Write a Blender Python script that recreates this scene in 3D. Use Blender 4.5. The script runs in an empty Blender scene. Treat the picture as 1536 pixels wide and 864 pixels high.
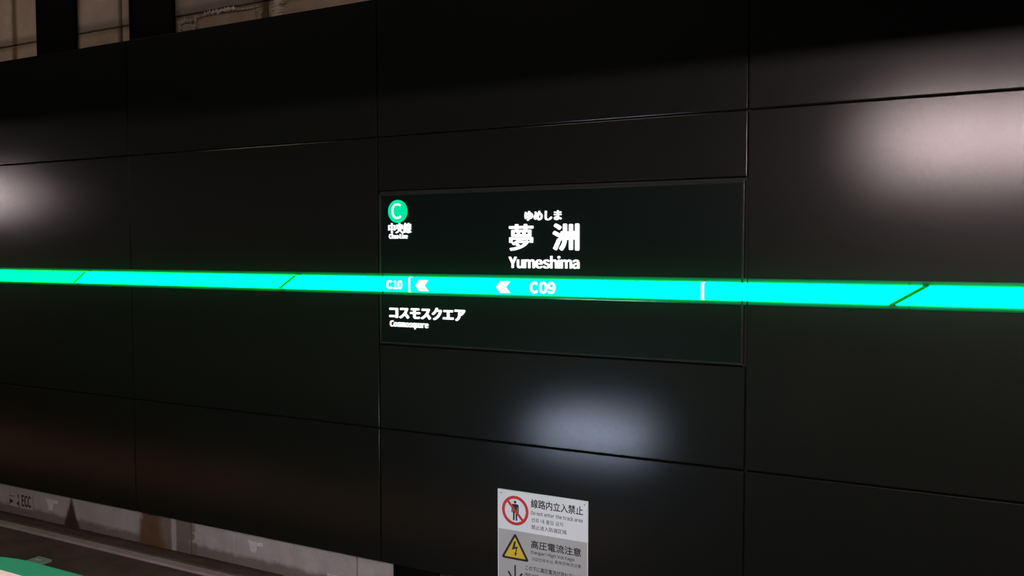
import bpy, bmesh, math, random
from mathutils import Vector, Matrix
random.seed(7)
scene = bpy.context.scene
COL = scene.collection

# ------------------------------------------------------------------ camera
cam_d = bpy.data.cameras.new('camera')
cam = bpy.data.objects.new('camera', cam_d)
COL.objects.link(cam)
cam_d.sensor_width = 36.0
cam_d.lens = 1300.0 / 1536.0 * 36.0
cam_d.clip_start = 0.02
YAW, PITCH, ROLL = -0.4853, 0.0469, -0.0019
fw = Vector((math.sin(YAW) * math.cos(PITCH), math.cos(YAW) * math.cos(PITCH), -math.sin(PITCH)))
rt = Vector((math.cos(YAW), -math.sin(YAW), 0))
up = rt.cross(fw)
r2 = math.cos(ROLL) * rt + math.sin(ROLL) * up
u2 = -math.sin(ROLL) * rt + math.cos(ROLL) * up
m = Matrix((r2, u2, -fw)).transposed().to_4x4()
m.translation = Vector((0, -3.8, 1.55))
cam.matrix_world = m
scene.camera = cam

# ------------------------------------------------------------------ world, exposure
w = bpy.data.worlds.new('underground')
scene.world = w
w.use_nodes = True
w.node_tree.nodes['Background'].inputs[0].default_value = (0.010, 0.009, 0.009, 1)
w.node_tree.nodes['Background'].inputs[1].default_value = 1.0
vs = scene.view_settings
vs.view_transform = 'Standard'
vs.look = 'None'
vs.exposure = 0.0
vs.gamma = 1.0
vs.use_curve_mapping = False

# strengths of the station's lamps and of the added fill lamps
L_PLATFORM = 400.0      # ceiling tubes over the platform
L_EDGE = 185.0          # cool lamp at the platform edge
L_TRACK_FILL = 20.0         # added warm fill above the track, brightening the upper concrete
L_UNDER_FILL = 44.0          # added warm fill under the platform edge, for a brown reflection


# ------------------------------------------------------------------ materials
def principled(name, col, rough=0.5, metal=0.0, spec=0.5, emis=None, estr=0.0):
    mt = bpy.data.materials.new(name)
    mt.use_nodes = True
    b = mt.node_tree.nodes['Principled BSDF']
    b.inputs['Base Color'].default_value = (*col, 1)
    b.inputs['Roughness'].default_value = rough
    b.inputs['Metallic'].default_value = metal
    b.inputs['Specular IOR Level'].default_value = spec
    if emis:
        b.inputs['Emission Color'].default_value = (*emis, 1)
        b.inputs['Emission Strength'].default_value = estr
    return mt


def noisy(name, c1, c2, scale, rough=0.8, bump=0.0, detail=6.0, spec=0.3, rvar=0.0, c3=None):
    """two tone noise material in world position"""
    mt = principled(name, c1, rough, spec=spec)
    nt = mt.node_tree
    b = nt.nodes['Principled BSDF']
    g = nt.nodes.new('ShaderNodeNewGeometry')
    n = nt.nodes.new('ShaderNodeTexNoise')
    n.inputs['Scale'].default_value = scale
    n.inputs['Detail'].default_value = detail
    n.inputs['Roughness'].default_value = 0.65
    nt.links.new(g.outputs['Position'], n.inputs['Vector'])
    cr = nt.nodes.new('ShaderNodeValToRGB')
    cr.color_ramp.elements[0].position = 0.35
    cr.color_ramp.elements[1].position = 0.65
    cr.color_ramp.elements[0].color = (*c1, 1)
    cr.color_ramp.elements[1].color = (*c2, 1)
    nt.links.new(n.outputs['Fac'], cr.inputs['Fac'])
    nt.links.new(cr.outputs['Color'], b.inputs['Base Color'])
    if rvar:
        mr = nt.nodes.new('ShaderNodeMapRange')
        mr.inputs['To Min'].default_value = rough - rvar
        mr.inputs['To Max'].default_value = rough + rvar
        nt.links.new(n.outputs['Fac'], mr.inputs['Value'])
        nt.links.new(mr.outputs['Result'], b.inputs['Roughness'])
    if bump:
        n2 = nt.nodes.new('ShaderNodeTexNoise')
        n2.inputs['Scale'].default_value = scale * 6
        n2.inputs['Detail'].default_value = 8
        nt.links.new(g.outputs['Position'], n2.inputs['Vector'])
        bp = nt.nodes.new('ShaderNodeBump')
        bp.inputs['Strength'].default_value = bump
        bp.inputs['Distance'].default_value = 0.01
        nt.links.new(n2.outputs['Fac'], bp.inputs['Height'])
        nt.links.new(bp.outputs['Normal'], b.inputs['Normal'])
    mt['_color_out'] = cr.name
    return mt


def add_stains(mt, stains):
    """stains: (x centre, half width, soft, widen per metre downward, z ref, rgb, strength)
    vertical run-off marks with an edge broken up by noise"""
    nt = mt.node_tree
    b = nt.nodes['Principled BSDF']
    g = nt.nodes.new('ShaderNodeNewGeometry')
    sx = nt.nodes.new('ShaderNodeSeparateXYZ')
    nt.links.new(g.outputs['Position'], sx.inputs[0])
    nz = nt.nodes.new('ShaderNodeTexNoise')
    nz.inputs['Scale'].default_value = 14
    nz.inputs['Detail'].default_value = 6
    nt.links.new(g.outputs['Position'], nz.inputs['Vector'])
    cur = b.inputs['Base Color'].links[0].from_socket

    def mth(op, a, c):
        n = nt.nodes.new('ShaderNodeMath')
        n.operation = op
        for i, v in enumerate((a, c)):
            if v is None:
                continue
            if isinstance(v, (int, float)):
                n.inputs[i].default_value = v
            else:
                nt.links.new(v, n.inputs[i])
        return n.outputs[0]
    wob = mth('MULTIPLY', mth('SUBTRACT', nz.outputs['Fac'], 0.5), 1.0)
    for axis, c, hw, soft, widen, zref, rgb, st in stains:
        s = sx.outputs['X'] if axis == 'x' else sx.outputs['Z']
        d = mth('ABSOLUTE', mth('SUBTRACT', s, c), None)
        d = mth('ADD', d, mth('MULTIPLY', wob, hw * 1.2))
        if widen:
            d = mth('ADD', d, mth('MULTIPLY', mth('SUBTRACT', sx.outputs['Z'], zref), widen))
        mr = nt.nodes.new('ShaderNodeMapRange')
        mr.inputs['From Min'].default_value = hw + soft
        mr.inputs['From Max'].default_value = hw
        mr.inputs['To Max'].default_value = st
        nt.links.new(d, mr.inputs['Value'])
        mx = nt.nodes.new('ShaderNodeMix')
        mx.data_type = 'RGBA'
        nt.links.new(mr.outputs['Result'], mx.inputs['Factor'])
        nt.links.new(cur, mx.inputs['A'])
        mx.inputs['B'].default_value = (*rgb, 1)
        cur = mx.outputs['Result']
    nt.links.new(cur, b.inputs['Base Color'])


def emit(name, col, s):
    mt = bpy.data.materials.new(name)
    mt.use_nodes = True
    nt = mt.node_tree
    nt.nodes.clear()
    em = nt.nodes.new('ShaderNodeEmission')
    em.inputs['Color'].default_value = (*col, 1)
    em.inputs['Strength'].default_value = s
    out = nt.nodes.new('ShaderNodeOutputMaterial')
    nt.links.new(em.outputs[0], out.inputs['Surface'])
    return mt


def satin(name, col, rough, ior=1.5):
    """dark lacquer: a dull base under a satin film (Fresnel-weighted Beckmann gloss)"""
    mt = bpy.data.materials.new(name)
    mt.use_nodes = True
    nt = mt.node_tree
    nt.nodes.clear()
    g = nt.nodes.new('ShaderNodeNewGeometry')
    n = nt.nodes.new('ShaderNodeTexNoise')
    n.inputs['Scale'].default_value = 2.5
    n.inputs['Detail'].default_value = 3
    nt.links.new(g.outputs['Position'], n.inputs['Vector'])
    mr = nt.nodes.new('ShaderNodeMapRange')
    mr.inputs['To Min'].default_value = rough - 0.012
    mr.inputs['To Max'].default_value = rough + 0.012
    nt.links.new(n.outputs['Fac'], mr.inputs['Value'])
    df = nt.nodes.new('ShaderNodeBsdfDiffuse')
    df.inputs['Color'].default_value = (*col, 1)
    gl = nt.nodes.new('ShaderNodeBsdfGlossy')
    gl.distribution = 'BECKMANN'
    gl.inputs['Color'].default_value = (1, 1, 1, 1)
    nt.links.new(mr.outputs['Result'], gl.inputs['Roughness'])
    g2 = nt.nodes.new('ShaderNodeBsdfGlossy')      # the lacquer's wider haze
    g2.distribution = 'GGX'
    g2.inputs['Color'].default_value = (1, 1, 1, 1)
    g2.inputs['Roughness'].default_value = rough + 0.18
    gm = nt.nodes.new('ShaderNodeMixShader')
    gm.inputs[0].default_value = 0.28
    nt.links.new(gl.outputs[0], gm.inputs[1])
    nt.links.new(g2.outputs[0], gm.inputs[2])
    gl = gm
    fr = nt.nodes.new('ShaderNodeFresnel')
    fr.inputs['IOR'].default_value = ior
    mx = nt.nodes.new('ShaderNodeMixShader')
    nt.links.new(fr.outputs[0], mx.inputs[0])
    nt.links.new(df.outputs[0], mx.inputs[1])
    nt.links.new(gl.outputs[0], mx.inputs[2])
    out = nt.nodes.new('ShaderNodeOutputMaterial')
    nt.links.new(mx.outputs[0], out.inputs['Surface'])
    return mt


M = {}
M['panel'] = satin('panel_black', (0.0064, 0.0073, 0.0061), 0.195, 1.37)
M['backing'] = principled('backing_black', (0.026, 0.026, 0.026), 0.8, spec=0.1)
M['steel_black'] = noisy('painted_black_steel', (0.0018, 0.0018, 0.0022), (0.003, 0.003, 0.0034), 5, rough=0.7, spec=0.05)
M['glass'] = satin('sign_black_acrylic', (0.0038, 0.0078, 0.0068), 0.17, 1.36)
M['frame'] = satin('sign_frame_dark', (0.017, 0.018, 0.017), 0.22, 1.36)
M['trim'] = principled('bar_trim', (0.004, 0.075, 0.045), 0.12, spec=0.5)

M['white'] = emit('lit_white', (1.0, 0.985, 1.0), 2.0)
M['white_small'] = emit('lit_white_small', (0.97, 0.94, 1.0), 1.5)
M['gasket'] = emit('bar_joint_glow', (0.0, 0.30, 0.010), 1.0)      # seal between modules, the bars' light through it given as its own glow
M['lit_green'] = emit('lit_line_green', (0.0, 0.80, 0.36), 1.0)
M['upper_concrete'] = noisy('upper_concrete', (0.34, 0.262, 0.222), (0.46, 0.368, 0.318), 3.2, rough=0.9, bump=0.5)
M['lower_concrete'] = noisy('lower_concrete', (0.31, 0.282, 0.262), (0.39, 0.358, 0.335), 6.0, rough=0.9, bump=0.35)
add_stains(M['lower_concrete'], [
    ('z', -0.44, 0.055, 0.03, 0, 0, (0.10, 0.075, 0.055), 0.75),
    ('x', -4.60, 0.19, 0.03, 0, 0, (0.13, 0.10, 0.075), 0.9),
    ('x', -4.80, 0.075, 0.05, 0.25, -0.3, (0.105, 0.050, 0.018), 0.95),
    ('x', -4.575, 0.016, 0.012, 0, 0, (0.36, 0.33, 0.30), 0.8),
    ('x', -5.612, 0.030, 0.03, 0.40, -0.33, (0.036, 0.016, 0.009), 0.97),
])
add_stains(M['upper_concrete'], [
    ('z', 3.030, 0.022, 0.035, 0, 0, (0.085, 0.055, 0.038), 0.5),
    ('x', -6.16, 0.016, 0.03, 0, 0, (0.11, 0.065, 0.04), 0.8),
    ('x', -5.02, 0.010, 0.02, 0, 0, (0.09, 0.055, 0.035), 0.7),
    ('x', -3.735, 0.020, 0.02, 0, 0, (0.075, 0.045, 0.03), 0.85),
])
M['lime'] = noisy('lime_deposit', (0.55, 0.47, 0.43), (0.80, 0.71, 0.66), 18, rough=0.95, bump=0.8)
M['lime_dull'] = noisy('lime_deposit_dull', (0.40, 0.325, 0.285), (0.58, 0.49, 0.44), 30, rough=0.95, bump=0.8)
M['floor_concrete'] = noisy('track_floor', (0.055, 0.026, 0.028), (0.095, 0.048, 0.050), 5, rough=0.85, bump=0.4)
M['ledge'] = noisy('ledge_brown', (0.062, 0.042, 0.030), (0.10, 0.072, 0.056), 6, rough=0.9, bump=0.3)
M['kerb'] = noisy('kerb_grey', (0.27, 0.175, 0.20), (0.36, 0.245, 0.275), 6, rough=0.85, bump=0.3)
M['bed'] = noisy('track_bed', (0.12, 0.075, 0.045), (0.20, 0.13, 0.085), 5, rough=0.9, bump=0.4)
M['platform'] = noisy('platform_floor', (0.30, 0.28, 0.265), (0.36, 0.34, 0.32), 4, rough=0.6)
M['platform_wall'] = noisy('platform_wall', (0.16, 0.15, 0.14), (0.19, 0.18, 0.17), 2, rough=0.6)
M['ceiling'] = noisy('ceiling_dark', (0.035, 0.032, 0.030), (0.05, 0.045, 0.042), 2, rough=0.9)
M['side_concrete'] = noisy('platform_side', (0.16, 0.11, 0.075), (0.24, 0.17, 0.12), 3, rough=0.9)
M['metal'] = principled('gate_metal', (0.62, 0.58, 0.56), 0.35, metal=0.6)
M['gate_white'] = principled('gate_white', (0.82, 0.70, 0.66), 0.35)
M['gate_green'] = principled('gate_green', (0.008, 0.24, 0.115), 0.5)
M['housing'] = principled('lamp_housing', (0.30, 0.30, 0.30), 0.4)
M['tube'] = emit('tube_light', (1.0, 0.79, 0.80), L_PLATFORM)
M['tube_far'] = emit('tube_light_far', (1.0, 0.80, 0.83), L_PLATFORM * 0.55)
M['edge_lamp'] = emit('edge_lamp_light', (0.64, 0.76, 1.0), L_EDGE)
M['added_track_fill'] = emit('added_track_fill_light', (1.0, 0.77, 0.61), L_TRACK_FILL)
M['plate_white'] = principled('plate_white', (0.82, 0.93, 0.94), 0.4)
M['plate_grey'] = principled('plate_grey', (0.46, 0.50, 0.495), 0.4)
M['ink'] = principled('ink_black', (0.012, 0.011, 0.011), 0.5)
M['ink_soft'] = principled('ink_dark_grey', (0.06, 0.055, 0.055), 0.5)
M['red'] = principled('print_red', (0.62, 0.025, 0.035), 0.45)
M['yellow'] = principled('print_yellow', (0.72, 0.55, 0.035), 0.45)
M['screw'] = principled('screw', (0.35, 0.36, 0.36), 0.3, metal=0.8)
M['stencil'] = principled('stencil_black', (0.012, 0.010, 0.010), 0.9)
M['chalk'] = noisy('chalk_white', (0.42, 0.40, 0.38), (0.60, 0.58, 0.56), 20, rough=0.95)
M['chalk_thin'] = noisy('chalk_thin', (0.31, 0.275, 0.25), (0.385, 0.345, 0.32), 20, rough=0.95)
M['rail'] = principled('rail_steel', (0.22, 0.17, 0.14), 0.4, metal=0.8)
M['zinc'] = principled('zinc_plate', (0.36, 0.37, 0.38), 0.45, metal=0.3)
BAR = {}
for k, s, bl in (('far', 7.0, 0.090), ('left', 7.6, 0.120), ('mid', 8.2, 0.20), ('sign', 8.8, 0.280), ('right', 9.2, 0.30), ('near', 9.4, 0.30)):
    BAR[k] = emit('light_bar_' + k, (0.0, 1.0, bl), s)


# ------------------------------------------------------------------ mesh helpers
def wloc(o):
    v = Vector((0, 0, 0))
    while o:
        v += o.location
        o = o.parent
    return v


def thing(name, loc, label=None, cat=None, group=None, kind=None):
    o = bpy.data.objects.new(name, None)
    o.empty_display_size = 0.1
    o.location = loc
    COL.objects.link(o)
    tag(o, label, cat, group, kind)
    return o


def tag(o, label=None, cat=None, group=None, kind=None):
    if label: o['label'] = label
    if cat: o['category'] = cat
    if group: o['group'] = group
    if kind: o['kind'] = kind
    return o


def link(name, me, mat, parent=None, loc=None):
    """mesh given in world coordinates; the origin goes to the parent's place (or loc)"""
    o = bpy.data.objects.new(name, me)
    base = wloc(parent) if parent else Vector(loc or (0, 0, 0))
    me.transform(Matrix.Translation(-base))
    COL.objects.link(o)
    if parent:
        o.parent = parent
    else:
        o.location = base
    me.materials.clear()
    me.materials.append(mat)
    return o


def bm_box(bm, x0, x1, y0, y1, z0, z1):
    vs_ = [bm.verts.new(p) for p in ((x0, y0, z0), (x1, y0, z0), (x1, y1, z0), (x0, y1, z0),
                                     (x0, y0, z1), (x1, y0, z1), (x1, y1, z1), (x0, y1, z1))]
    for f in ((0, 3, 2, 1), (4, 5, 6, 7), (0, 1, 5, 4), (1, 2, 6, 5), (2, 3, 7, 6), (3, 0, 4, 7)):
        bm.faces.new([vs_[i] for i in f])


def fin(bm, name, mat, parent=None, smooth=False, loc=None):
    bmesh.ops.recalc_face_normals(bm, faces=bm.faces)
    me = bpy.data.meshes.new(name)
    bm.to_mesh(me)
    bm.free()
    if smooth:
        for p in me.polygons:
            p.use_smooth = True
    return link(name, me, mat, parent, loc)


def box(name, x0, x1, y0, y1, z0, z1, mat, parent=None, bevel=0.0, seg=2, loc=None):
    bm = bmesh.new()
    bm_box(bm, x0, x1, y0, y1, z0, z1)
    if bevel:
        bmesh.ops.bevel(bm, geom=list(bm.edges), offset=bevel, segments=seg, affect='EDGES', profile=0.5)
    return fin(bm, name, mat, parent, loc=loc)


def prism_xz(name, pts, y0, y1, mat, parent=None, bevel=0.0, loc=None):
    """outline in the wall plane (x, z), thickness from y0 (front) to y1"""
    bm = bmesh.new()
    a = [bm.verts.new((x, y0, z)) for x, z in pts]
    b = [bm.verts.new((x, y1, z)) for x, z in pts]
    n = len(pts)
    bm.faces.new(a)
    bm.faces.new(b[::-1])
    for i in range(n):
        bm.faces.new((a[i], b[i], b[(i + 1) % n], a[(i + 1) % n]))
    bm.normal_update()
    bmesh.ops.triangulate(bm, faces=[f for f in bm.faces if len(f.verts) > 4])
    return fin(bm, name, mat, parent, loc=loc)


def ring_xz(name, cx, cz, ro, ri, y0, y1, mat, parent, n=64):
    bm = bmesh.new()
    L = []
    for i in range(n):
        a = 2 * math.pi * i / n
        c, s = math.cos(a), math.sin(a)
        L.append([bm.verts.new((cx + r * c, y, cz + r * s)) for r, y in ((ro, y0), (ro, y1), (ri, y1), (ri, y0))])
    for i in range(n):
        p, q = L[i], L[(i + 1) % n]
        for k in range(4):
            bm.faces.new((p[k], p[(k + 1) % 4], q[(k + 1) % 4], q[k]))
    return fin(bm, name, mat, parent)


def disc_xz(name, cx, cz, r, y0, y1, mat, parent, n=48):
    return prism_xz(name, [(cx + r * math.cos(2 * math.pi * i / n), cz + r * math.sin(2 * math.pi * i / n)) for i in range(n)],
                    y0, y1, mat, parent)


GLYPHS = {}


def glyphs(body, res=4):
    """vertices and faces of lettering in the built-in face, one em high"""
    if (body, res) not in GLYPHS:
        cu = bpy.data.curves.new('lettering', 'FONT')
        cu.body = body
        cu.extrude = 0.05
        cu.resolution_u = res
        o = bpy.data.objects.new('lettering', cu)
        COL.objects.link(o)
        dg = bpy.context.evaluated_depsgraph_get()
        me = bpy.data.meshes.new_from_object(o.evaluated_get(dg))
        bpy.data.objects.remove(o)
        bpy.data.curves.remove(cu)
        GLYPHS[(body, res)] = ([tuple(v.co) for v in me.vertices], [tuple(p.vertices) for p in me.polygons])
        bpy.data.meshes.remove(me)
    return GLYPHS[(body, res)]


def text(name, body, x0, x1, z0, z1, y, depth, mat, parent, bold=0.0, res=4):
    """solid lettering on the wall plane whose ink fills x0..x1, z0..z1"""
    if all(ord(ch) < 127 for ch in body):
        raw, fcs, pen = [], [], 0.0
        for ch in body:
            if ch == ' ':
                pen += 0.30
                continue
            v_, f_ = glyphs(chr(ord(ch) + 0xFEE0), res)
            lo, hi = min(p[0] for p in v_), max(p[0] for p in v_)
            o_ = len(raw)
            raw += [(p[0] - lo + pen, p[1], p[2]) for p in v_]
            fcs += [tuple(i + o_ for i in f) for f in f_]
            pen += hi - lo + 0.115
    else:
        raw, fcs = glyphs(body, res)
    xs = [v[0] for v in raw]
    ys = [v[1] for v in raw]
    a, b, c, d = min(xs), max(xs), min(ys), max(ys)
    w_ = bold * (z1 - z0)                       # stroke gain on each side
    src = []
    for px, py, pz in raw:
        src.append((x0 + w_ + (px - a) / (b - a) * (x1 - x0 - 2 * w_), pz < 0, z0 + w_ + (py - c) / (d - c) * (z1 - z0 - 2 * w_)))
    n = 8 if w_ else 1
    vv, ff = [], []
    for k in range(n):
        dx_, dz_ = (w_ * math.cos(2 * math.pi * k / n), w_ * math.sin(2 * math.pi * k / n)) if w_ else (0, 0)
        o_ = len(vv)
        vv += [(x + dx_, y if bk else y - depth - k * 1.5e-5, z + dz_) for x, bk, z in src]
        ff += [tuple(i + o_ for i in f) for f in fcs]
    me = bpy.data.meshes.new(name)
    me.from_pydata(vv, [], ff)
    return link(name, me, mat, parent)


def sweep_x(name, prof, xa, xb, mat, parent=None, cap=True, smooth=True, loc=None):
    """closed profile of (y, z) swept from xa(z) to xb(z): ends may be cut at a slant"""
    bm = bmesh.new()
    A = [bm.verts.new((xa(z), y, z)) for y, z in prof]
    B = [bm.verts.new((xb(z), y, z)) for y, z in prof]
    n = len(prof)
    for i in range(n):
        f = bm.faces.new((A[i], A[(i + 1) % n], B[(i + 1) % n], B[i]))
    if cap:
        bm.faces.new(A)
        bm.faces.new(B[::-1])
    return fin(bm, name, mat, parent, loc=loc)


# ------------------------------------------------------------------ measures on the wall
PW = 1.965                       # panel width
JX = [-4.783 + PW * k for k in range(-4, 5)]       # vertical joints
Z_TOP, Z_J1, Z_J2, Z_BOT = 2.874, 2.141, 0.569, -0.174
S_Z0, S_Z1 = 1.028, 1.852       # sign opening
S_X0, S_X1 = -2.818, -0.853
B_Z0, B_Z1 = 1.3155, 1.392      # light bar
GAP = 0.0038                     # half joint
XL, XR = JX[0], JX[-1]

# ------------------------------------------------------------------ the setting
wall_clad = tag(box('wall_far', XL, XR, 0.035, 0.05, Z_BOT + 0.02, Z_TOP - 0.01, M['backing']), kind='structure')


def panel(x0, x1, z0, z1):
    o = box('panel', x0 + GAP, x1 - GAP, 0.0, 0.030, z0 + GAP, z1 - GAP, M['panel'], wall_clad, bevel=0.003, seg=2)
    return o


mid = 0.5 * (B_Z0 + B_Z1)
for i in range(len(JX) - 1):
    a, b = JX[i], JX[i + 1]
    panel(a, b, Z_J1, Z_TOP)
    if abs(a - S_X0) < 0.05:
        panel(a, b, S_Z1, Z_J1)
        panel(a, b, Z_J2, S_Z0)
    else:
        panel(a, b, mid, Z_J1)
        panel(a, b, Z_J2, mid)
    panel(a, b, Z_BOT, Z_J2)

# concrete tunnel wall behind the cladding, in cast sections
CY = 0.150
wall_tunnel = tag(box('wall_tunnel', XL, XR, CY + 0.03, CY + 0.30, -1.1, 4.3, M['lower_concrete']), kind='structure')
ux = [-12.6, -11.2, -9.9, -8.7, -7.45, -6.16, -5.012, -3.72, -2.45, -1.2, 0.1, 1.4, XR]
for a, b in zip(ux[:-1], ux[1:]):
    for z0, z1 in ((2.2, 3.020), (3.020, 3.75), (3.75, 4.29)):
        box('concrete_section', a + 0.004, b - 0.004, CY + random.uniform(-.006, .004), CY + 0.03, z0 + 0.004, z1 - 0.004,
            M['upper_concrete'], wall_tunnel, bevel=0.006, seg=1)
lx = [-12.6, -10.3, -8.9, -7.6, -6.55, -5.643, -4.425, -4.028, -3.555, -3.08, -2.775]
for a, b in zip(lx[:-1], lx[1:]):
    box('concrete_section', a + 0.003, b - 0.003, CY - 0.03 + random.uniform(-.006, .006), CY + 0.03, -0.44, 0.05,
        M['lower_concrete'], wall_tunnel, bevel=0.004, seg=1)


def crust(name, path, half, y, mat, parent, nseg=70, lift=0.012, seed=1):
    """lumpy mineral deposit running along a path of (x, z)"""
    rnd = random.Random(seed)
    bm = bmesh.new()
    rows = []
    tot = len(path) - 1
    hw = half
    for i in range(nseg + 1):
        t = i / nseg * tot
        k = min(int(t), tot - 1)
        f = t - k
        x = path[k][0] * (1 - f) + path[k + 1][0] * f
        z = path[k][1] * (1 - f) + path[k + 1][1] * f
        dx, dz = path[k + 1][0] - path[k][0], path[k + 1][1] - path[k][1]
        l = math.hypot(dx, dz)
        nx, nz = -dz / l, dx / l
        hw = half * rnd.uniform(0.25, 1.5) * min(1, 6 * i / nseg + .15, 6 * (nseg - i) / nseg + .15)
        off = rnd.uniform(-.45, .45) * half
        row = []
        for j in range(6):
            s = -1 + 2 * j / 5
            lf = 0.0 if j in (0, 5) else lift * rnd.uniform(.3, 1.2)
            row.append(bm.verts.new((x + nx * (s * hw + off), y - lf, z + nz * (s * hw + off))))
        rows.append(row)
    for p, q in zip(rows[:-1], rows[1:]):
        for j in range(5):
            bm.faces.new((p[j], p[j + 1], q[j + 1], q[j]))
    return fin(bm, name, mat, parent)


ups = [o for o in wall_tunnel.children if o.name.startswith('concrete_section')]
YC = CY - 0.0065
crust('lime_crust', [(-4.50, 2.972), (-4.42, 2.985), (-4.33, 2.982), (-4.27, 2.996)], 0.016, YC, M['lime_dull'], wall_tunnel, 46, lift=.004, seed=3)
crust('lime_crust', [(-4.26, 2.994), (-4.20, 3.004), (-4.12, 3.002), (-4.03, 3.006), (-3.97, 3.002)], 0.014, YC, M['lime'], wall_tunnel, 44, lift=.005, seed=5)
crust('lime_crust', [(-3.99, 2.995), (-3.90, 2.992), (-3.81, 2.990)], 0.006, YC, M['lime'], wall_tunnel, 34, lift=.004, seed=6)
crust('lime_crust', [(-3.80, 3.00), (-3.785, 2.95), (-3.79, 2.90)], 0.018, YC, M['lime_dull'], wall_tunnel, 26, lift=.002, seed=9)
crust('lime_crust', [(-3.645, 3.12), (-3.655, 3.05), (-3.648, 2.97), (-3.65, 2.86)], 0.042, CY - 0.0065, M['lime'], wall_tunnel, 50, lift=.003, seed=8)
crust('lime_crust', [(-3.52, 3.02), (-3.40, 3.012), (-3.25, 3.018), (-3.10, 3.01)], 0.009, CY - 0.0065, M['lime'], wall_tunnel, 50, lift=.003, seed=21)
crust('lime_crust', [(-3.55, 3.08), (-3.56, 3.02), (-3.60, 2.98)], 0.012, CY - 0.0065, M['lime'], wall_tunnel, 40, seed=11)
crust('lime_crust', [(-4.46, 2.96), (-4.45, 2.90), (-4.46, 2.86)], 0.010, CY - 0.0065, M['lime'], wall_tunnel, 30, seed=12)
crust('lime_crust', [(-4.31, 2.99), (-4.32, 2.95), (-4.33, 2.90)], 0.007, CY - 0.0065, M['lime'], wall_tunnel, 30, seed=14)

# stencilled letters and chalk marks on the lower concrete
LYF = CY - 0.037
tl = thing('painted_letters', (-6.12, LYF, -0.36), 'black letters ECC painted on the low concrete wall at bottom left', 'lettering')
box('paint_ground', -6.185, -6.040, LYF - 0.0015, LYF + 0.001, -0.375, -0.262, M['chalk_thin'], tl)
text('letter_row', 'ECC', -6.170, -6.062, -0.358, -0.272, LYF - 0.0014, 0.002, M['stencil'], tl, bold=0.02)
wd = thing('painted_arrows', (-6.26, LYF, -0.36), 'faint pair of small black arrowheads painted left of the letters ECC', 'marking')
box('paint_ground', -6.325, -6.195, LYF - 0.0015, LYF + 0.001, -0.372, -0.270, M['chalk_thin'], wd)
prism_xz('arrowhead', [(-6.315, -0.318), (-6.270, -0.335), (-6.315, -0.357)], LYF - 0.003, LYF, M['stencil'], wd)
prism_xz('arrowhead', [(-6.205, -0.322), (-6.235, -0.345), (-6.205, -0.364)], LYF - 0.003, LYF, M['stencil'], wd)
prism_xz('stroke', [(-6.318, -0.292), (-6.262, -0.294), (-6.262, -0.300), (-6.318, -0.299)], LYF - 0.003, LYF, M['ink_soft'], wd)
prism_xz('stroke', [(-6.226, -0.276), (-6.206, -0.276), (-6.206, -0.306), (-6.214, -0.306)], LYF - 0.003, LYF, M['ink_soft'], wd)


def chalk_flag(cx, cz, sx, sz, label, mat):
    rnd = random.Random(int(cx * 100))
    base = [(-.5, .5), (-.1, .47), (.5, .45), (.5, .18), (.05, .14), (.08, -.2), (-.02, -.5), (-.30, -.48), (-.36, -.1)]
    pts = []
    for i, (a, b) in enumerate(base):
        c, d = base[(i + 1) % len(base)]
        for k in range(4):
            t = k / 4
            pts.append((cx + sx * (a + (c - a) * t + rnd.uniform(-.02, .02)), cz + sz * (b + (d - b) * t + rnd.uniform(-.03, .03))))
    o = prism_xz('chalk_mark', pts, LYF - 0.003, LYF + 0.001, mat, None, loc=(cx, LYF, cz - sz / 2))
    return tag(o, label, 'marking', 'chalk marks on the low concrete wall')


chalk_flag(-5.815, -0.300, 0.135, 0.085, 'pale flag shaped chalk mark right of the painted letters ECC', M['chalk'])
chalk_flag(-3.850, -0.291, 0.130, 0.075, 'white flag shaped chalk mark near the middle of the low concrete wall', M['chalk'])
chalk_flag(-3.252, -0.385, 0.080, 0.060, 'small white chalk mark at the bottom edge of the photo on low concrete', M['chalk'])

# posts that carry the cladding, standing above its top edge
for x0, x1, lab in ((-5.855, -5.447, 'black steel post above the panels, nearest the left edge'),
                    (-4.892, -4.492, 'black steel post above the panels, right one of the pair')):
    t = thing('hanger_post', ((x0 + x1) / 2, 0.128, 2.60), lab, 'post', 'posts above the cladding')
    box('web', x0 + 0.012, x1 - 0.012, 0.122, 0.134, 2.60, 4.28, M['steel_black'], t)
    box('flange', x0, x0 + 0.016, 0.112, 0.143, 2.60, 4.28, M['steel_black'], t, bevel=0.003)
    box('flange', x1 - 0.016, x1, 0.112, 0.143, 2.60, 4.28, M['steel_black'], t, bevel=0.003)
tt = thing('base_post', (-2.64, 0.08, -0.44), 'dark post closing the low concrete wall under the panel joint', 'post')
box('web', -2.772, -2.50, 0.07, 0.10, -0.44, 0.10, M['steel_black'], tt)
box('flange', -2.774, -2.755, 0.05, 0.116, -0.44, 0.10, M['steel_black'], tt, bevel=0.003)

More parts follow.
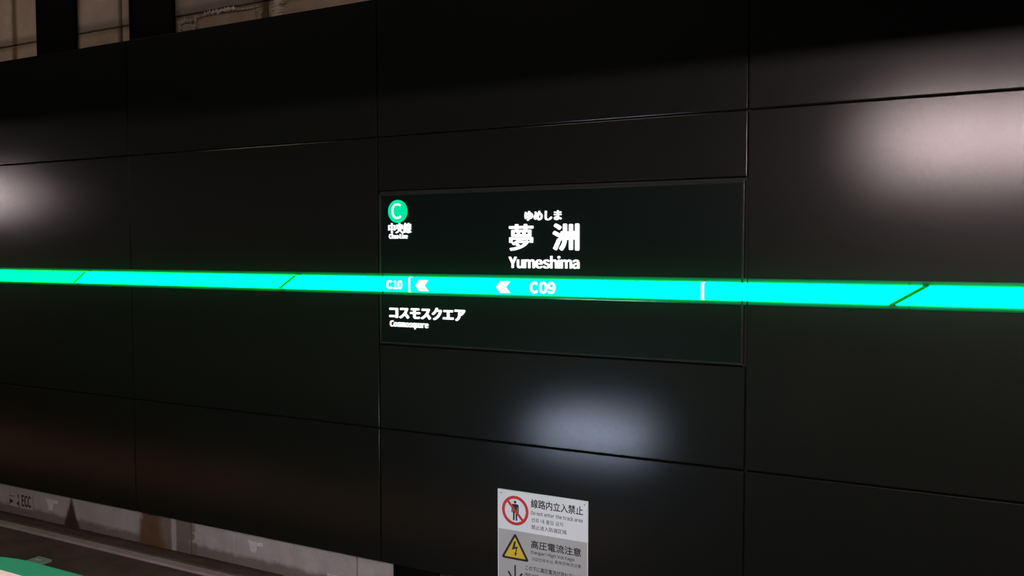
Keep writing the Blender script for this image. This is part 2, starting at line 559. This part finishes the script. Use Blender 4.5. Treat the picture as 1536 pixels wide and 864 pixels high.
# track level
floor_sh = tag(box('floor_shoulder', XL, XR, -0.62, CY + 0.03, -1.10, -0.455, M['floor_concrete']), kind='structure')
box('ledge', XL, XR, 0.0, CY + 0.02, -0.455, -0.432, M['ledge'], floor_sh, bevel=0.004)
kx = [XL, -9.2, -6.9, -4.6, -2.3, 0.0, XR]
for a, b in zip(kx[:-1], kx[1:]):
    box('kerb_stone', a + 0.001, b - 0.001, -0.075, -0.004, -0.455, -0.436, M['kerb'], floor_sh, bevel=0.008)
floor_bed = tag(box('floor_trackbed', XL, XR, -3.0, -0.62, -1.30, -1.10, M['bed']), kind='structure')
for yy, lab in ((-0.95, 'steel running rail on the track bed nearer the black wall'), (-2.385, 'steel running rail on the track bed nearer the platform')):
    prof = [(-.065, -1.10), (.065, -1.10), (.065, -1.085), (.012, -1.07), (.012, -0.985), (.033, -0.975), (.033, -0.945), (-.033, -0.945), (-.033, -0.975), (-.012, -0.985), (-.012, -1.07), (-.065, -1.085)]
    o = sweep_x('rail', [(y + yy, z) for y, z in prof], lambda z: XL + .01, lambda z: XR - .01, M['rail'], loc=(0, yy, -1.10))
    tag(o, lab, 'rail', 'running rails')
cp = thing('cover_plate', (-5.21, -0.40, -0.455), 'small grey metal cover on the track floor above the green gate edge', 'cover')
prism = bmesh.new()
bm_box(prism, -5.285, -5.150, -0.445, -0.345, -0.455, -0.437)
bmesh.ops.bevel(prism, geom=list(prism.edges), offset=0.006, segments=2, affect='EDGES')
fin(prism, 'lid', M['zinc'], cp)
box('handle', -5.24, -5.19, -0.40, -0.39, -0.438, -0.430, M['zinc'], cp, bevel=0.003)

# platform side, behind and below the camera
tag(box('floor_platform', -26, 12, -12.0, -3.0, -1.3, 0.0, M['platform']), kind='structure')
tag(box('wall_platform_side', -26, 12, -3.0, -2.97, -1.3, -0.06, M['side_concrete']), kind='structure')
tag(box('wall_platform_back', -26, 12, -12.2, -12.0, 0.0, 4.3, M['platform_wall']), kind='structure')
tag(box('ceiling', -26, 12, -12.2, CY + 0.3, 4.3, 4.5, M['ceiling']), kind='structure')
tag(box('trim_1', -26, 12, -3.15, -2.90, 2.473, 4.3, M['ceiling']), kind='structure')   # bulkhead above the platform edge
tag(box('wall_platform_edge', -26, -1.13, -3.33, -3.21, 0.0, 1.195, M['gate_white']), kind='structure')

# platform gate whose top edge enters the frame at bottom left
gate = thing('platform_gate', (0.7, -3.28, 0.0), 'platform gate top with green edge band and white cover at bottom left', 'gate')
GX0, GX1, GY1, GZ = -1.075, 3.2, -3.206, 1.2


def rail_outline(inset, ynear, r):
    """plan outline with a rounded far left corner"""
    x0, y1 = GX0 + inset, GY1 - inset
    r = r - inset
    pts = [(GX1, ynear), (GX1, y1)]
    for k in range(13):
        a = math.pi / 2 + math.pi / 2 * k / 12
        pts.append((x0 + r + r * math.cos(a), y1 - r + r * math.sin(a)))
    pts.append((x0, ynear))
    return pts


def slab(name, pts, z0, z1, mat, parent, bevel=0.0):
    bm = bmesh.new()
    a = [bm.verts.new((x, y, z0)) for x, y in pts]
    b = [bm.verts.new((x, y, z1)) for x, y in pts]
    n = len(pts)
    bm.faces.new(a[::-1])
    top = bm.faces.new(b)
    for i in range(n):
        bm.faces.new((a[i], a[(i + 1) % n], b[(i + 1) % n], b[i]))
    if bevel:
        bmesh.ops.bevel(bm, geom=list(top.edges), offset=bevel, segments=3, affect='EDGES')
    return fin(bm, name, mat, parent)


slab('body', rail_outline(0.004, -3.35, 0.15), 0.0, GZ - 0.03, M['metal'], gate)
slab('edge_band', rail_outline(0.0, -3.36, 0.15), GZ - 0.03, GZ - 0.001, M['gate_green'], gate, 0.002)
slab('cover', rail_outline(0.034, -3.355, 0.15), GZ - 0.001, GZ + 0.001, M['gate_white'], gate, 0.0008)


# lamps the station has, then unseen fill lamps added to them
def tube_lamp(xa, xb, y, z, label, n, glow):
    t = thing('ceiling_lamp', ((xa + xb) / 2, y, z), label, 'lamp', 'linear platform lamps')
    box('housing', xa, xb, y - 0.06, y + 0.06, z + 0.034, z + 0.10, M['housing'], t, bevel=0.008)
    L = (xb - xa) / n
    for i in range(n):
        a, b = xa + i * L + 0.02, xa + (i + 1) * L - 0.02
        prof = [(y + 0.028 * math.cos(k * math.pi / 8), z + 0.028 * math.sin(k * math.pi / 8)) for k in range(16)]
        sweep_x('tube', prof, lambda q, a=a: a, lambda q, b=b: b, M[glow], t)
    for px in (xa + 0.3, xb - 0.3):
        box('hanger', px - .01, px + .01, y - .01, y + .01, z + 0.10, 4.3, M['housing'], t)


tube_lamp(-0.75, 2.65, -5.4, 2.565, 'long pinkish white tube lamp over the platform near the camera', 3, 'tube')
tube_lamp(-18.0, -14.75, -5.4, 2.50, 'long pinkish white tube lamp over the platform far along to the left', 3, 'tube_far')
t = thing('edge_lamp', (-2.78, -2.95, -0.055), 'cool white lamp low on the platform edge facing the track', 'lamp')
box('housing', -3.26, -2.32, -2.969, -2.940, -0.055, 0.025, M['housing'], t, bevel=0.006)
box('diffuser', -3.23, -2.35, -2.942, -2.933, -0.031, 0.002, M['edge_lamp'], t, bevel=0.003)
for cx, lab in ((-6.0, 'added warm fill lamp under the ceiling above the track, the left one'), (-2.4, 'added warm fill lamp under the ceiling above the track, the right one')):  # unseen lamps added to warm and brighten the upper concrete
    t = thing('added_track_fill', (cx, -1.3, 4.10), lab, 'lamp', 'added fill lamps above the track')
    box('housing', cx - .65, cx + .65, -1.38, -1.22, 4.17, 4.30, M['housing'], t, bevel=0.01)
    box('diffuser', cx - .6, cx + .6, -1.36, -1.24, 4.12, 4.175, M['added_track_fill'], t, bevel=0.02)


M['added_under_fill'] = emit('added_under_fill_light', (1.0, 0.66, 0.40), L_UNDER_FILL)
for xa, xb, lab in ((-14.6, -10.62, 'the far one'), (-10.6, -6.62, 'the middle one'), (-6.6, -2.6, 'the near one')):  # unseen lamps added so the lit bed reflects brown in the panels
    t = thing('added_under_edge_fill', ((xa + xb) / 2, -2.93, -0.87), 'added warm shielded fill lamp low on the platform side, ' + lab, 'lamp', 'added fill lamps low on the platform side')
    box('shield', xa, xb, -2.880, -2.872, -0.845, -0.77, M['housing'], t)
    box('housing', xa, xb, -2.969, -2.872, -0.77, -0.745, M['housing'], t, bevel=0.004)
    box('tube', xa + .005, xb - .005, -2.940, -2.915, -0.825, -0.80, M['added_under_fill'], t, bevel=0.008)


# ------------------------------------------------------------------ the green light line
PROUD = 0.036
KB = (3.8 - PROUD) / 3.8        # the bar's front stands nearer than the wall


def bar_profile(z0, z1, y_back, y_front, r=0.004, n=4):
    p = [(y_back, z1)]
    for k in range(n + 1):
        a = math.pi / 2 * k / n
        p.append((y_front + r - r * math.sin(a), z1 - r + r * math.cos(a)))
    for k in range(n + 1):
        a = math.pi / 2 * k / n
        p.append((y_front + r - r * math.cos(a), z0 + r - r * math.sin(a)))
    p.append((y_back, z0))
    return p


def bx(x):
    return x * KB


def bz(z):
    return 1.55 + (z - 1.55) * KB


B_Z0, B_Z1 = bz(B_Z0), bz(B_Z1)
bmid = (B_Z0 + B_Z1) / 2


def half_round(z0, z1, y_back, proud, n=8):
    zc, h = (z0 + z1) / 2, (z1 - z0) / 2
    return [(y_back, z1)] + [(y_back - 0.004 - (proud - 0.004) * math.sin(math.pi * k / n), zc + h * math.cos(math.pi * k / n)) for k in range(n + 1)] + [(y_back, z0)]


def slant(xm):
    return lambda z: xm + (z - bmid) * 1.60


def straight(x):
    return lambda z: x


TRIM_H = 0.021
Y_B = 0.0


def shift(fn, d):
    return lambda z: fn(z) + d


def trim_strip(name, z0, z1, x0, x1, y_back, parent):
    return sweep_x(name, half_round(z0, z1, y_back, 0.007), straight(x0), straight(x1), M['trim'], parent)


JG = 0.0125      # half the gap at a slanted joint


def light_bar(xa, xb, mat, label, x0, x1, ga, gb):
    t = thing('light_bar', ((x0 + x1) / 2, 0.0, B_Z0 - TRIM_H), label, 'light', 'modules of the green light line')
    sweep_x('diffuser', bar_profile(B_Z0, B_Z1, Y_B, -PROUD), shift(xa, ga), shift(xb, -gb), mat, t)
    trim_strip('trim', B_Z1 + 0.0005, B_Z1 + TRIM_H, x0 + .001, x1 - .001, Y_B, t)
    trim_strip('trim', B_Z0 - TRIM_H, B_Z0 - 0.0005, x0 + .001, x1 - .001, Y_B, t)
    return t


D1, D2, D3, E1, E2 = bx(-5.297), bx(-3.464), bx(-0.211), bx(-2.8165), bx(-0.8545)
light_bar(straight(-9.1), slant(D1), BAR['far'], 'green light bar at the far left end of the light line', -9.1, D1, 0, JG)
b1 = light_bar(slant(D1), slant(D2), BAR['left'], 'green light bar between the two slanted joints left of the sign', D1, D2, JG, JG)
b2 = light_bar(slant(D2), straight(E1), BAR['mid'], 'short green light bar ending at the left edge of the sign', D2, E1, JG, .0015)
light_bar(straight(E2), slant(D3), BAR['right'], 'green light bar starting at the right edge of the sign', E2, D3, .0015, JG)
b4 = light_bar(slant(D3), straight(2.9), BAR['near'], 'green light bar right of the rightmost slanted joint', D3, 2.9, JG, 0)
for d, par in ((D1, b1), (D2, b2), (D3, b4)):
    sweep_x('joint_gasket', bar_profile(B_Z0 + .001, B_Z1 - .001, Y_B, -PROUD + 0.0015), shift(slant(d), -JG + .0002), shift(slant(d), JG - .0002), M['gasket'], par)

# ------------------------------------------------------------------ station sign
sign = thing('station_sign', ((S_X0 + S_X1) / 2, 0.0, S_Z0),
             'wide black station name sign with lit white lettering and green line', 'sign')
e = 0.006
fo = dict(x0=S_X0 + e, x1=S_X1 - 0.012, z0=S_Z0 + 0.004, z1=S_Z1 - 0.014)
FW = 0.011
box('sign_face', fo['x0'] + FW - .002, fo['x1'] - FW + .002, 0.004, 0.03, mid, fo['z1'] - FW + .002, M['glass'], sign)
box('sign_face', fo['x0'] + FW - .002, fo['x1'] - FW + .002, 0.004, 0.03, fo['z0'] + FW - .002, mid, M['glass'], sign)
box('frame_top', fo['x0'], fo['x1'], -0.004, 0.034, fo['z1'] - FW, fo['z1'], M['frame'], sign, bevel=0.003)
box('frame_bottom', fo['x0'], fo['x1'], -0.004, 0.034, fo['z0'], fo['z0'] + FW, M['frame'], sign, bevel=0.003)
box('frame_side', fo['x0'], fo['x0'] + FW, -0.0035, 0.034, fo['z0'] + FW, fo['z1'] - FW, M['frame'], sign, bevel=0.003)
box('frame_side', fo['x1'] - FW, fo['x1'], -0.0035, 0.034, fo['z0'] + FW, fo['z1'] - FW, M['frame'], sign, bevel=0.003)
sb = sweep_x('line_bar', bar_profile(B_Z0, B_Z1, 0.004, -PROUD), straight(E1 + .0015), straight(E2 - .0015), BAR['sign'], sign)
trim_strip('trim', B_Z1 + .0005, B_Z1 + TRIM_H, E1 + .004, E2 - .004, 0.004, sign)
trim_strip('trim', B_Z0 - TRIM_H, B_Z0 - .0005, E1 + .004, E2 - .004, 0.004, sign)
YF, DP = 0.004, 0.010
rc = disc_xz('route_disc', -2.690, 1.742, 0.0605, YF - 0.006, YF, M['lit_green'], sign)
text('route_letter', 'C', -2.7255, -2.6655, 1.702, 1.784, YF - 0.006, 0.004, M['white'], rc, bold=0.0)
text('line_name', '中央線', -2.748, -2.604, 1.626, 1.680, YF, DP, M['white_small'], sign, bold=0.014)
text('line_name_latin', 'Chuo Line', -2.744, -2.628, 1.597, 1.624, YF, DP, M['white_small'], sign, bold=0.0)
text('kana_name', 'ゆめしま', -1.931, -1.735, 1.680, 1.727, YF, DP, M['white'], sign, bold=0.022)
text('kanji', '夢', -2.018, -1.887, 1.533, 1.664, YF, DP, M['white'], sign, bold=0.016)
text('kanji', '洲', -1.780, -1.643, 1.534, 1.664, YF, DP, M['white'], sign, bold=0.030)
text('latin_name', 'Yumeshima', -2.020, -1.642, 1.447, 1.508, YF, DP, M['white'], sign, bold=0.024)
text('next_station', 'コスモスクエア', -2.746, -2.276, 1.172, 1.236, YF, DP, M['white'], sign, bold=0.034)
text('next_station_latin', 'Cosmosquare', -2.743, -2.501, 1.118, 1.160, YF, DP, M['white_small'], sign, bold=0.010)
# white marks standing on the green bar
YB = -PROUD - 0.0002
text('station_number', 'C', bx(-2.765), bx(-2.728), bz(1.328), bz(1.376), YB, 0.003, M['white'], sb, bold=0.05)
text('station_number', '10', bx(-2.721), bx(-2.663), bz(1.328), bz(1.376), YB, 0.003, M['white'], sb, bold=0.035)
text('station_number', 'C', bx(-1.904), bx(-1.861), bz(1.324), bz(1.382), YB, 0.003, M['white'], sb, bold=0.05)
text('station_number', '09', bx(-1.853), bx(-1.766), bz(1.324), bz(1.382), YB, 0.003, M['white'], sb, bold=0.05)


def chevrons(x0, x1, z0, z1):
    x0, x1, z0, z1 = bx(x0), bx(x1), bz(z0), bz(z1)
    wz = (z1 - z0) / 2
    zc = (z0 + z1) / 2
    th = 0.016
    st = (x1 - x0 - wz * 0.85 - th) / 2
    for k in range(3):
        xa = x0 + st * k
        prism_xz('chevron', [(xa, zc), (xa + wz * .85, z1), (xa + wz * .85 + th, z1), (xa + th, zc), (xa + wz * .85 + th, z0), (xa + wz * .85, z0)],
                 YB - 0.003 - k * 1e-4, YB, M['white'], sb)


chevrons(-2.578, -2.498, 1.322, 1.379)
chevrons(-2.093, -2.013, 1.323, 1.382)
for xc, hw in ((-2.618, 0.0045), (-1.046, 0.0065)):
    sweep_x('divider', bar_profile(B_Z0 - 0.001, B_Z1 + 0.001, -0.010, -PROUD - 0.002), straight(bx(xc) - hw), straight(bx(xc) + hw), M['white'], sb)

# ------------------------------------------------------------------ safety notice
sf = thing('safety_notice', (-1.838, 0.0, -0.166), 'white and grey track safety notice with pictograms on the lowest black panel', 'sign')
PX0, PX1, PZ0, PZ1, PZM = -2.084, -1.591, -0.166, 0.333, 0.1315
YS = -0.006
box('plate_upper', PX0, PX1, YS, 0.0, PZM, PZ1, M['plate_white'], sf)
box('plate_lower', PX0, PX1, YS, 0.0, PZ0, PZM, M['plate_grey'], sf)
rim = 0.004
for q in ((PX0, PX0 + rim, PZ0, PZ1), (PX1 - rim, PX1, PZ0, PZ1), (PX0 + rim, PX1 - rim, PZ1 - rim, PZ1), (PX0 + rim, PX1 - rim, PZ0, PZ0 + rim)):
    box('rim', q[0], q[1], YS - 0.0012, YS + 0.002, q[2], q[3], M['plate_white'], sf)
for sx, sz in ((-2.066, 0.314), (-1.609, 0.314)):
    disc_xz('screw', sx, sz, 0.0035, YS - 0.002, YS, M['screw'], sf, 12)
I0, I1, I2 = YS - 0.0006, YS - 0.0012, YS - 0.0020
# prohibition pictogram
cx, cz = -1.985, 0.2335
pg = ring_xz('prohibition_ring', cx, cz, 0.0745, 0.0595, I1, YS, M['red'], sf)
disc_xz('figure_head', -1.9855, 0.2765, 0.0072, I0, YS, M['ink'], pg, 20)
fig = [(-2.000, 0.2665), (-1.971, 0.2665), (-1.9655, 0.261), (-1.9655, 0.222), (-1.9715, 0.222), (-1.9715, 0.250), (-1.9735, 0.250),
       (-1.9735, 0.183), (-1.982, 0.183), (-1.9835, 0.223), (-1.9875, 0.223), (-1.989, 0.183), (-1.9975, 0.183), (-1.9975, 0.250),
       (-1.9995, 0.250), (-1.9995, 0.222), (-2.0055, 0.222), (-2.0055, 0.261)]
prism_xz('figure_body', fig, I0, YS, M['ink'], pg)
sl = 0.0062
c45 = math.cos(math.radians(47))
s45 = math.sin(math.radians(47))
r_ = 0.062
dx, dz = c45 * r_, -s45 * r_
ox, oz = s45 * sl, c45 * sl
prism_xz('slash', [(cx - dx - ox, cz - dz - oz), (cx - dx + ox, cz - dz + oz), (cx + dx + ox, cz + dz + oz), (cx + dx - ox, cz + dz - oz)], I1, YS, M['red'], pg)
text('headline', '線路内立入禁止', -1.897, -1.617, 0.261, 0.305, YS, 0.0008, M['ink'], sf, bold=0.014)
text('line_english', 'Do not enter the track area', -1.895, -1.620, 0.226, 0.246, YS, 0.0008, M['ink'], sf, bold=0.006)
text('line_korean', '선로 내 출입 금지', -1.895, -1.723, 0.190, 0.211, YS, 0.0008, M['ink_soft'], sf, bold=0.0)
text('line_chinese', '禁止进入轨道区域', -1.895, -1.704, 0.154, 0.176, YS, 0.0008, M['ink_soft'], sf, bold=0.0)


# warning triangle with rounded corners
def round_tri(pts, r, n=6):
    out = []
    k = len(pts)
    for i in range(k):
        p, a, b = Vector(pts[i]), Vector(pts[i - 1]), Vector(pts[(i + 1) % k])
        u, v = (a - p).normalized(), (b - p).normalized()
        half = u.angle(v) / 2
        t_ = r / math.tan(half)
        c = p + (u + v).normalized() * (r / math.sin(half))
        s, e_ = p + u * t_, p + v * t_
        a0 = math.atan2(s.y - c.y, s.x - c.x)
        a1 = math.atan2(e_.y - c.y, e_.x - c.x)
        d = (a1 - a0 + math.pi) % (2 * math.pi) - math.pi
        for j in range(n + 1):
            out.append((c.x + r * math.cos(a0 + d * j / n), c.y + r * math.sin(a0 + d * j / n)))
    return out


tri = prism_xz('warning_triangle', round_tri([(-1.986, 0.1215), (-2.066, -0.0165), (-1.906, -0.0165)], 0.008), I0, YS, M['ink'], sf)
prism_xz('triangle_field', round_tri([(-1.986, 0.0985), (-2.0460, -0.0055), (-1.9260, -0.0055)], 0.002), I1, YS, M['yellow'], tri)
prism_xz('bolt', [(-1.990, 0.0775), (-1.9805, 0.0775), (-1.9865, 0.0475), (-1.9700, 0.0545), (-1.9795, 0.0185), (-1.9745, 0.0195), (-1.9840, 0.0005),
                  (-1.9905, 0.0195), (-1.9850, 0.0185), (-1.9795, 0.0415), (-2.0035, 0.0320)], I2, YS, M['ink'], tri)
text('headline', '高圧電流注意', -1.897, -1.627, 0.057, 0.098, YS, 0.0008, M['ink'], sf, bold=0.014)
text('line_english', 'Danger: High Voltage', -1.895, -1.662, 0.025, 0.046, YS, 0.0008, M['ink'], sf, bold=0.006)
text('line_korean', '고압전류주의', -1.895, -1.779, -0.004, 0.013, YS, 0.0008, M['ink_soft'], sf)
text('line_chinese', '高电压电流注意', -1.767, -1.627, 0.001, 0.018, YS, 0.0008, M['ink_soft'], sf)
text('notice_line', 'この下に高圧電流が流れています', -1.928, -1.608, -0.058, -0.034, YS, 0.0008, M['ink'], sf, bold=0.006)
text('notice_line', 'High voltage', -1.930, -1.830, -0.092, -0.070, YS, 0.0008, M['ink'], sf, bold=0.006)
ar = prism_xz('down_arrow', [(-1.9905, -0.044), (-1.9815, -0.044), (-1.9815, -0.124), (-1.951, -0.078), (-1.943, -0.083), (-1.986, -0.148),
                             (-2.029, -0.083), (-2.021, -0.078), (-1.9905, -0.124)], I0, YS, M['ink'], sf)
